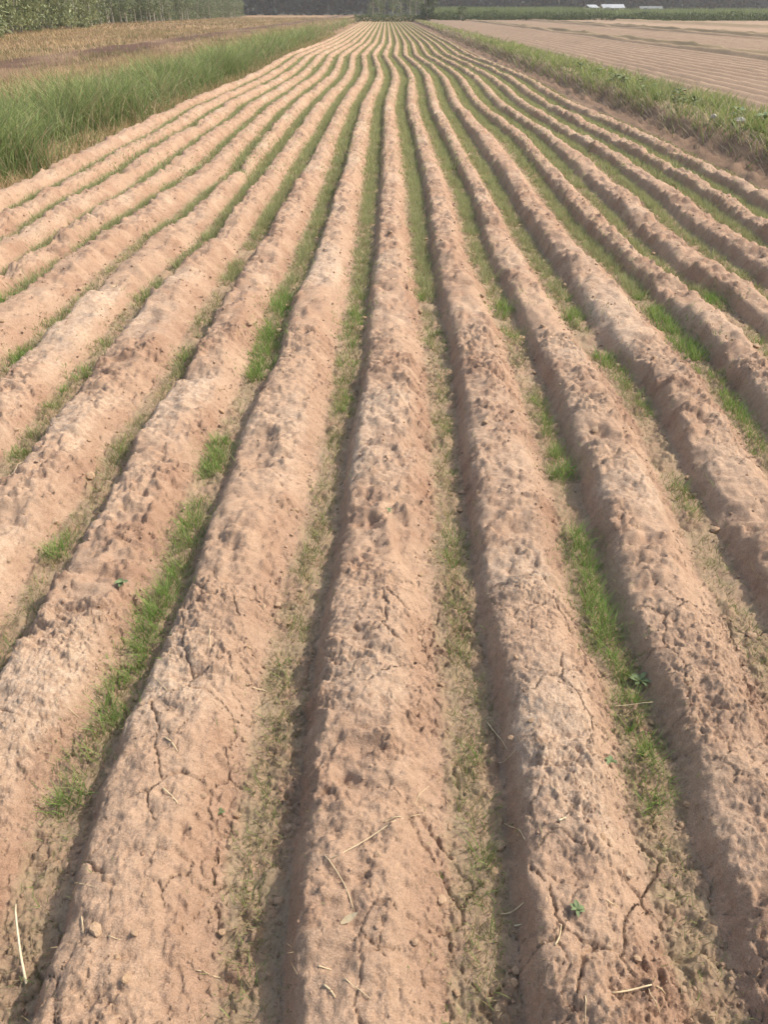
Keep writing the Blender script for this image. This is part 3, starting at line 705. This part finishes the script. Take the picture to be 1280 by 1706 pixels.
X = np.linspace(-700, 800, 60)
hv = sheet('hill', X, np.array([372, 400, 470, 560.]), lambda x, y: np.where(y < 380, -0.5, np.where(y < 450, 17 + 5 * fbm(x * 0.006, y * 0.004, 3), np.where(y < 520, 22 + 8 * fbm(x * 0.006, x * 0, 3), -0.5))), plain('wooded_hill', (0.022, 0.032, 0.026), (0.05, 0.06, 0.045), 0.05, 0.9))

def box(cx, cy, cz, sx, sy, sz):
    v = np.array([(x, y, z) for x in (-1, 1) for y in (-1, 1) for z in (-1, 1)], float) * (sx / 2, sy / 2, sz / 2) + (cx, cy, cz)
    f = np.array([(0, 1, 3, 2), (4, 6, 7, 5), (0, 4, 5, 1), (2, 3, 7, 6), (0, 2, 6, 4), (1, 5, 7, 3)])
    return v, f
def shed(loc, L, D, H, label, nwin, rz=0.0, pitch=0.75, roof=None):
    t = empty('shed', loc, rz); tag(t, label, 'shed')
    obj('wall', np_mesh('wall', *box(0, 0, H / 2, L, D, H), smooth=False), M_WALL, t)
    e = 0.35
    v = np.array([(-L / 2 - e, -D / 2 - e, H - .05), (L / 2 + e, -D / 2 - e, H - .05), (-L / 2 - e, 0, H + pitch), (L / 2 + e, 0, H + pitch), (-L / 2 - e, D / 2 + e, H - .05), (L / 2 + e, D / 2 + e, H - .05)])
    v = np.concatenate([v, v + (0, 0, 0.12)])
    f = np.array([(6, 7, 9, 8), (8, 9, 11, 10), (0, 2, 3, 1), (2, 4, 5, 3), (0, 1, 7, 6), (4, 10, 11, 5), (0, 6, 8, 2), (2, 8, 10, 4), (1, 3, 9, 7), (3, 5, 11, 9)])
    obj('roof', np_mesh('roof', v, f, smooth=False), roof or M_ROOF, t)
    obj('door', np_mesh('door', *box(-L * .3, -D / 2 - .04, 1.0, 1.0, .08, 2.0), smooth=False), M_DOOR, t)
    wm = np_mesh('window', *box(0, 0, 0, 1.0, .08, .8), smooth=False)
    for k in range(nwin): obj('window', wm, M_DOOR, t, (-L * .08 + L * .5 * k / max(1, nwin), -D / 2 - .04, 1.5))
shed((57.5, 232, 0.3), 5.0, 4.0, 1.75, 'long low white shed with pale metal roof before the far wood', 2)
shed((52.2, 232, 0.3), 2.0, 3.2, 1.8, 'small white hut beside the long low shed', 1, 0.3, 0.6)
shed((69.0, 238, 0.1), 5.0, 3.6, 1.7, 'pale shed half hidden by maize beyond the long shed', 3, -0.1, 0.6, plain('grey_roof', (0.13, 0.14, 0.14), (0.22, 0.23, 0.23), 2.0))

# ------------------------------------------------------------------ clods and crumbs on the field
def clod_mesh(seed, sub):
    import bmesh
    bm = bmesh.new(); bmesh.ops.create_icosphere(bm, subdivisions=sub, radius=1.0)
    rs = random.Random(seed); ax = [Vector((rs.gauss(0, 1), rs.gauss(0, 1), rs.gauss(0, 1))).normalized() for _ in range(7)]
    lim = [rs.uniform(.5, .85) for _ in ax]
    for v in bm.verts:
        p = v.co.copy()
        for a, l in zip(ax, lim):
            d = p.dot(a)
            if d > l: p -= a * (d - l) * 1.0
        p *= 1 + rs.uniform(-.10, .10); p.z *= 0.72; v.co = p
    me = bpy.data.meshes.new('clod'); bm.to_mesh(me); bm.free()
    at = me.attributes.new('Col', 'FLOAT_COLOR', 'POINT')
    at.data.foreach_set('color', [0, rs.random() * .6, rs.random() * .7, 1] * len(me.vertices))
    me.materials.append(M_CLOD); return me
CL = [clod_mesh(s, 2) for s in range(6)]
def clod(x, y, r, seed):
    z, k, t = soil_at([x], [y]); rs = random.Random(seed)
    k = int(k[0]); t = float(t[0])
    if 2 / 16 <= t <= 13 / 16: par = RIDGE[k]
    else: par = FURROW[k if t < .5 else k + 1]
    o = bpy.data.objects.new('soil_clod', CL[rs.randrange(6)])
    o.location = (x, y, float(z[0]) + r * 0.05); o.scale = (r, r * rs.uniform(.75, 1.1), r * rs.uniform(.7, 1)); o.rotation_euler = (rs.uniform(-.4, .4), rs.uniform(-.4, .4), rs.uniform(0, 6.3))
    link(o, par)
CP = [(962, 1515, 0), (210, 1630, .017), (160, 1550, .026), (480, 1040, .017), (395, 1360, .017), (350, 1520, .014), (370, 1555, .014), (240, 1490, .012), (1060, 1345, .020), (1135, 1375, .016),
      (1145, 1340, .018), (835, 1368, .014), (852, 1230, .017), (420, 1450, .02), (415, 1480, .016), (462, 1400, .015), (465, 1500, .022), (700, 958, .016), (885, 1200, .014), (1015, 1405, .02),
      (1062, 880, .022), (905, 545, .028), (1178, 487, .04), (1030, 610, .035), (990, 720, .03), (1145, 1135, .02), (1250, 1060, .03), (480, 1380, .018), (440, 1375, .014), (1130, 1380, .015), (860, 1095, .012), (500, 985, .02), (90, 870, .03)]
for k, (a, b, r) in enumerate(CP):
    if r:
        p, _, _ = pix(a, b); clod(p[0], p[1], r * 0.68, k)
rs = random.Random(3)
cnt = 0
while cnt < 210:
    y = 0.8 + 6.5 * rs.random() ** 1.5; j = rs.randint(-6, 6)
    t = rs.choice((.82, .85, .88, .76, .72, .10, .12, .08, rs.uniform(.3, .7)))+rs.uniform(-.03, .03)
    x0 = float(furrow_x(j, np.array(y))); x1 = float(furrow_x(j + 1, np.array(y))); x = x0 + (x1 - x0) * t
    if abs(x) > 0.52 * y + 0.5: continue
    clod(x, y, rs.uniform(.007, .012) * (0.8 + 0.22 * y) * (1.5 if rs.random() < .12 else 1), 1000 + cnt); cnt += 1
# crumbs too small to count
cb = [np.array([v.co[:] for v in clod_mesh(90 + q, 1).vertices]) for q in range(4)]
cf = np.array([p.vertices[:] for p in clod_mesh(95, 1).polygons])
n = 17000
Y = 0.6 + 8.4 * RNG.random(n) ** 1.5; J = RNG.integers(-8, 8, n)
pick = RNG.random(n)
T = np.where(pick < .36, 0.81 + .06 * RNG.standard_normal(n), np.where(pick < .62, .105 + .025 * RNG.standard_normal(n), RNG.random(n) * .75 + .2)) % 1.0
X0 = np.zeros(n); X1 = np.zeros(n)
for q in range(-8, 8):
    mk = J == q; X0[mk] = furrow_x(q, Y[mk]); X1[mk] = furrow_x(q + 1, Y[mk])
X = X0 + (X1 - X0) * T
lo = fbm(X * 2.5 + 9, Y * 2.5, 3)
kp = (np.abs(X) < .54 * Y + .9) & (RNG.random(n) < np.clip(.55 + 1.2 * lo, .05, 1)); X = X[kp]; Y = Y[kp]; n = len(X)
Z, _, _ = soil_at(X, Y)
R = (0.0022 + 0.0045 * RNG.random(n) ** 2.2) * (0.85 + 0.16 * Y)
V = np.zeros((n, len(cb[0]), 3)); A = RNG.random(n) * 6.28
for q in range(4):
    mk = np.arange(n) % 4 == q; b = cb[q][None] * R[mk][:, None, None]
    ca, sa = np.cos(A[mk])[:, None], np.sin(A[mk])[:, None]
    V[mk, :, 0] = b[:, :, 0] * ca - b[:, :, 1] * sa + X[mk][:, None]; V[mk, :, 1] = b[:, :, 0] * sa + b[:, :, 1] * ca + Y[mk][:, None]
    V[mk, :, 2] = b[:, :, 2] + (Z[mk] + R[mk] * .3)[:, None]
F = ((np.arange(n) * len(cb[0]))[:, None, None] + cf[None]).reshape(-1, 3)
C = np.repeat(np.stack([0 * X, RNG.random(n) * .8, RNG.random(n) * .5], 1), len(cb[0]), 0)
cr = obj('soil_crumbs', np_mesh('soil_crumbs', V.reshape(-1, 3), F, C), M_SOIL, field); cr['kind'] = 'stuff'

# ------------------------------------------------------------------ straws, seedlings, scraps
def stalk_mesh(pts, r, sides=6):
    pts = [Vector(p) for p in pts]; V, F = [], []
    for i, p in enumerate(pts):
        d = (pts[min(i + 1, len(pts) - 1)] - pts[max(i - 1, 0)]).normalized(); a = d.orthogonal().normalized(); b = d.cross(a)
        rr_ = r * (1 - 0.35 * i / (len(pts) - 1))
        for s in range(sides):
            t = 6.2832 * s / sides; V.append(p + a * rr_ * math.cos(t) + b * rr_ * math.sin(t))
    for i in range(len(pts) - 1):
        for s in range(sides):
            q = (s + 1) % sides; F.append((i * sides + s, i * sides + q, (i + 1) * sides + q, (i + 1) * sides + s))
    me = bpy.data.meshes.new('stalk'); me.from_pydata([v[:] for v in V], [], F + [tuple(range(sides))[::-1], tuple(range(len(V) - sides, len(V)))]); me.update()
    me.polygons.foreach_set('use_smooth', [True] * len(me.polygons)); return me
def straw_px(a, b, r, label, m=None, sag=0.0, up=0.0, group='straws lying on the soil'):
    p, _, _ = pix(*a); q, _, _ = pix(*b)
    n = 9; pts = []
    for i in range(n):
        t = i / (n - 1); x = p[0] + (q[0] - p[0]) * t; y = p[1] + (q[1] - p[1]) * t
        x += sag * math.sin(math.pi * t)
        z = float(soil_at([x], [y])[0][0])
        pts.append([x, y, z + r * 1.2])
    for _ in range(3):
        for i in range(1, n - 1): pts[i][2] = max(pts[i][2], 0.5 * (pts[i - 1][2] + pts[i + 1][2]))
    for i in range(n): pts[i][2] += up * i / (n - 1)
    o0 = Vector(pts[0]); me = stalk_mesh([Vector(p_) - o0 for p_ in pts], r)
    o = obj('straw', me, m or M_STRAW, None, o0)
    return tag(o, label, 'straw', group)
tag(straw_px((45, 1640), (33, 1520), .0030, 'thick pale straw stalk lying lengthwise in the grassy furrow left of the shaded flank', M_WHITE, -.004, .03), group=None)
straw_px((553, 1430), (700, 1357), .0013, 'long thin curved straw lying across the middle ridge', None, .01)
straw_px((540, 1425), (590, 1518), .0014, 'thin straw lying lengthwise on the crest beside a curled dry leaf', None, .008)
straw_px((1020, 1178), (1085, 1182), .0014, 'pale stem bent over the weedy green tuft in the furrow', None, .0, .03)
S = [((115, 1182), (160, 1207)), ((240, 1137), (280, 1153)), ((275, 1230), (296, 1254)), ((328, 1617), (367, 1629)), ((136, 1527), (139, 1556)), ((420, 1147), (444, 1153)), ((180, 1560), (201, 1566)),
     ((530, 1610), (552, 1616)), ((540, 1642), (558, 1663)), ((575, 1630), (622, 1668)), ((840, 1372), (875, 1400)), ((835, 1523), (872, 1506)), ((830, 1272), (860, 1250)), ((350, 1048), (350, 1082)), ((272, 1315), (296, 1340)),
     ((120, 1495), (165, 1480)), ((975, 1660), (975, 1706)), ((1020, 1655), (1108, 1658)), ((690, 1345), (715, 1310)), ((640, 1370), (668, 1362)), ((812, 1205), (845, 1250)), ((20, 790), (40, 770)), ((1010, 1500), (1030, 1512)), ((925, 1575), (935, 1540)), ((1080, 1650), (1100, 1690))]
for k, (a, b) in enumerate(S):
    straw_px(a, b, .0011 + .0005 * (k % 3), 'short thin straw stem lying on the bare soil of the ridges', None, .004 * ((k % 3) - 1))
for (a, b) in (((931, 1369), (943, 1363)), ((857, 1543), (868, 1541))):
    straw_px(a, b, .0024, 'small bleached chip of stalk on the ridge beside the shaded furrow', M_WHITE, 0, 0, 'bleached chips')
def leaf_blade(L, W, lift, curl, n=6):
    V, F = [], []
    for i in range(n + 1):
        t = i / n; w = W * math.sin(math.pi * min(1, t * .93 + .07)) ** .8 * .5
        y = L * t; z = lift * L * t - curl * L * t * t
        V += [(-w, y, z + w * .35), (0, y, z), (w, y, z + w * .35)]
    for i in range(n):
        a = i * 3; F += [(a, a + 1, a + 4, a + 3), (a + 1, a + 2, a + 5, a + 4)]
    me = bpy.data.meshes.new('leaf'); me.from_pydata(V, [], F); me.update()
    me.polygons.foreach_set('use_smooth', [True] * len(me.polygons)); return me
LB = [leaf_blade(1, .55, .55, .5), leaf_blade(1, .42, .8, .6), leaf_blade(1, .62, .3, .35)]
def seedling(a, b, size, n, label, seed):
    p, _, _ = pix(a, b); rs = random.Random(seed)
    o = empty('seedling', p, rs.uniform(0, 6)); tag(o, label, 'weed')
    st = stalk_mesh([(0, 0, -.005), (.001, 0, size * .2), (0, .001, size * .4)], size * .05); obj('stem', st, M_SEED, o)
    for k in range(n):
        l = obj('leaf', LB[k % 3], M_SEED, o, (0, 0, size * rs.uniform(.12, .42)))
        s = size * rs.uniform(.7, 1.1); l.scale = (s, s, s); l.rotation_euler = (rs.uniform(-.2, .3), rs.uniform(-.2, .2), k * 2.4 + rs.uniform(-.4, .4))
seedling(1066, 1137, .034, 9, 'leafy green weed at the foot of the shaded flank beside the grass tuft', 1)
seedling(961, 1517, .021, 7, 'small flat green weed on the crest right of the long shaded furrow', 2)
seedling(1016, 1271, .020, 5, 'tiny pale green sprout on the ridge left of the weedy grass tuft', 3)
seedling(205, 974, .030, 7, 'small green weed alone on the crest left of the bright grass strip', 4)
seedling(369, 1354, .013, 5, 'very small green sprout on the lower right slope of the pale ridge', 5)
seedling(648, 852, .018, 4, 'small green leaf lying on the crest of the middle ridge', 6)
def dry_leaf(a, b, size, label, seed):
    p, _, _ = pix(a, b); rs = random.Random(seed)
    o = obj('dry_leaf', leaf_blade(size, size * .36, .12, -.25), M_STRAW, None, (p[0], p[1], p[2] + .002)); o.rotation_euler = (0.05, .1, rs.uniform(0, 6))
    tag(o, label, 'leaf')
dry_leaf(568, 1540, .040, 'curled dry leaf on the crest of the middle ridge', 3)
o = bpy.data.objects['dry_leaf']; o.rotation_euler = (0.05, .1, math.radians(-65))
# pale scraps and broad weeds on the right-hand bank
for k, (x, y, s) in enumerate(((5.35, 12.9, .09), (5.25, 12.4, .07), (5.2, 13.6, .06))):
    z, _ = z_right(np.array([x]), np.array([y]))
    o = bpy.data.objects.new('bleached_stone', clod_mesh(300 + k, 2)); o.data.materials[0] = M_PLASTIC; link(o)
    o.location = (x, y, float(z[0]) + s * .4); o.scale = (s, s * .8, s * .8); tag(o, 'pale stone lying on the lip of the earth bank', 'stone', 'pale stones on the bank')
for k in range(26):
    y = 9.5 + 16 * rr.random() ** 1.2; x = 5.25 + 0.7 * rr.random()
    z, _ = z_right(np.array([x]), np.array([y]))
    o = empty('broadleaf_weed', (x, y, float(z[0])), rr.uniform(0, 6)); tag(o, 'broad-leaved green weed growing on top of the earth bank', 'weed', 'broad-leaved weeds on the bank')
    sz = rr.uniform(.12, .2)
    obj('stem', stalk_mesh([(0, 0, -.01), (.01, 0, sz * .6), (0, .01, sz * 1.3)], .005), M_SEED, o)
    for q in range(9):
        l = obj('leaf', LB[q % 3], M_SEED, o, (0, 0, sz * (.3 + .1 * q))); s = sz * rr.uniform(.6, 1); l.scale = (s, s, s); l.rotation_euler = (rr.uniform(-.2, .3), rr.uniform(-.2, .2), q * 2.4)

# ------------------------------------------------------------------ haze
hz = np_mesh('haze', *box(0, 450, 20, 1900, 1390, 43), smooth=False)
hm = bpy.data.materials.new('haze'); hm.use_nodes = True; nt = hm.node_tree
nt.nodes.remove(nt.nodes['Principled BSDF'])
pv = nt.nodes.new('ShaderNodeVolumePrincipled'); pv.inputs['Density'].default_value = 0.0004
pv.inputs['Color'].default_value = (0.86, 0.88, 0.92, 1); pv.inputs['Anisotropy'].default_value = 0.3
nt.links.new(pv.outputs[0], nt.nodes['Material Output'].inputs['Volume'])
tag(obj('haze', hz, hm), 'pale morning haze over the fields', 'haze', kind='stuff')
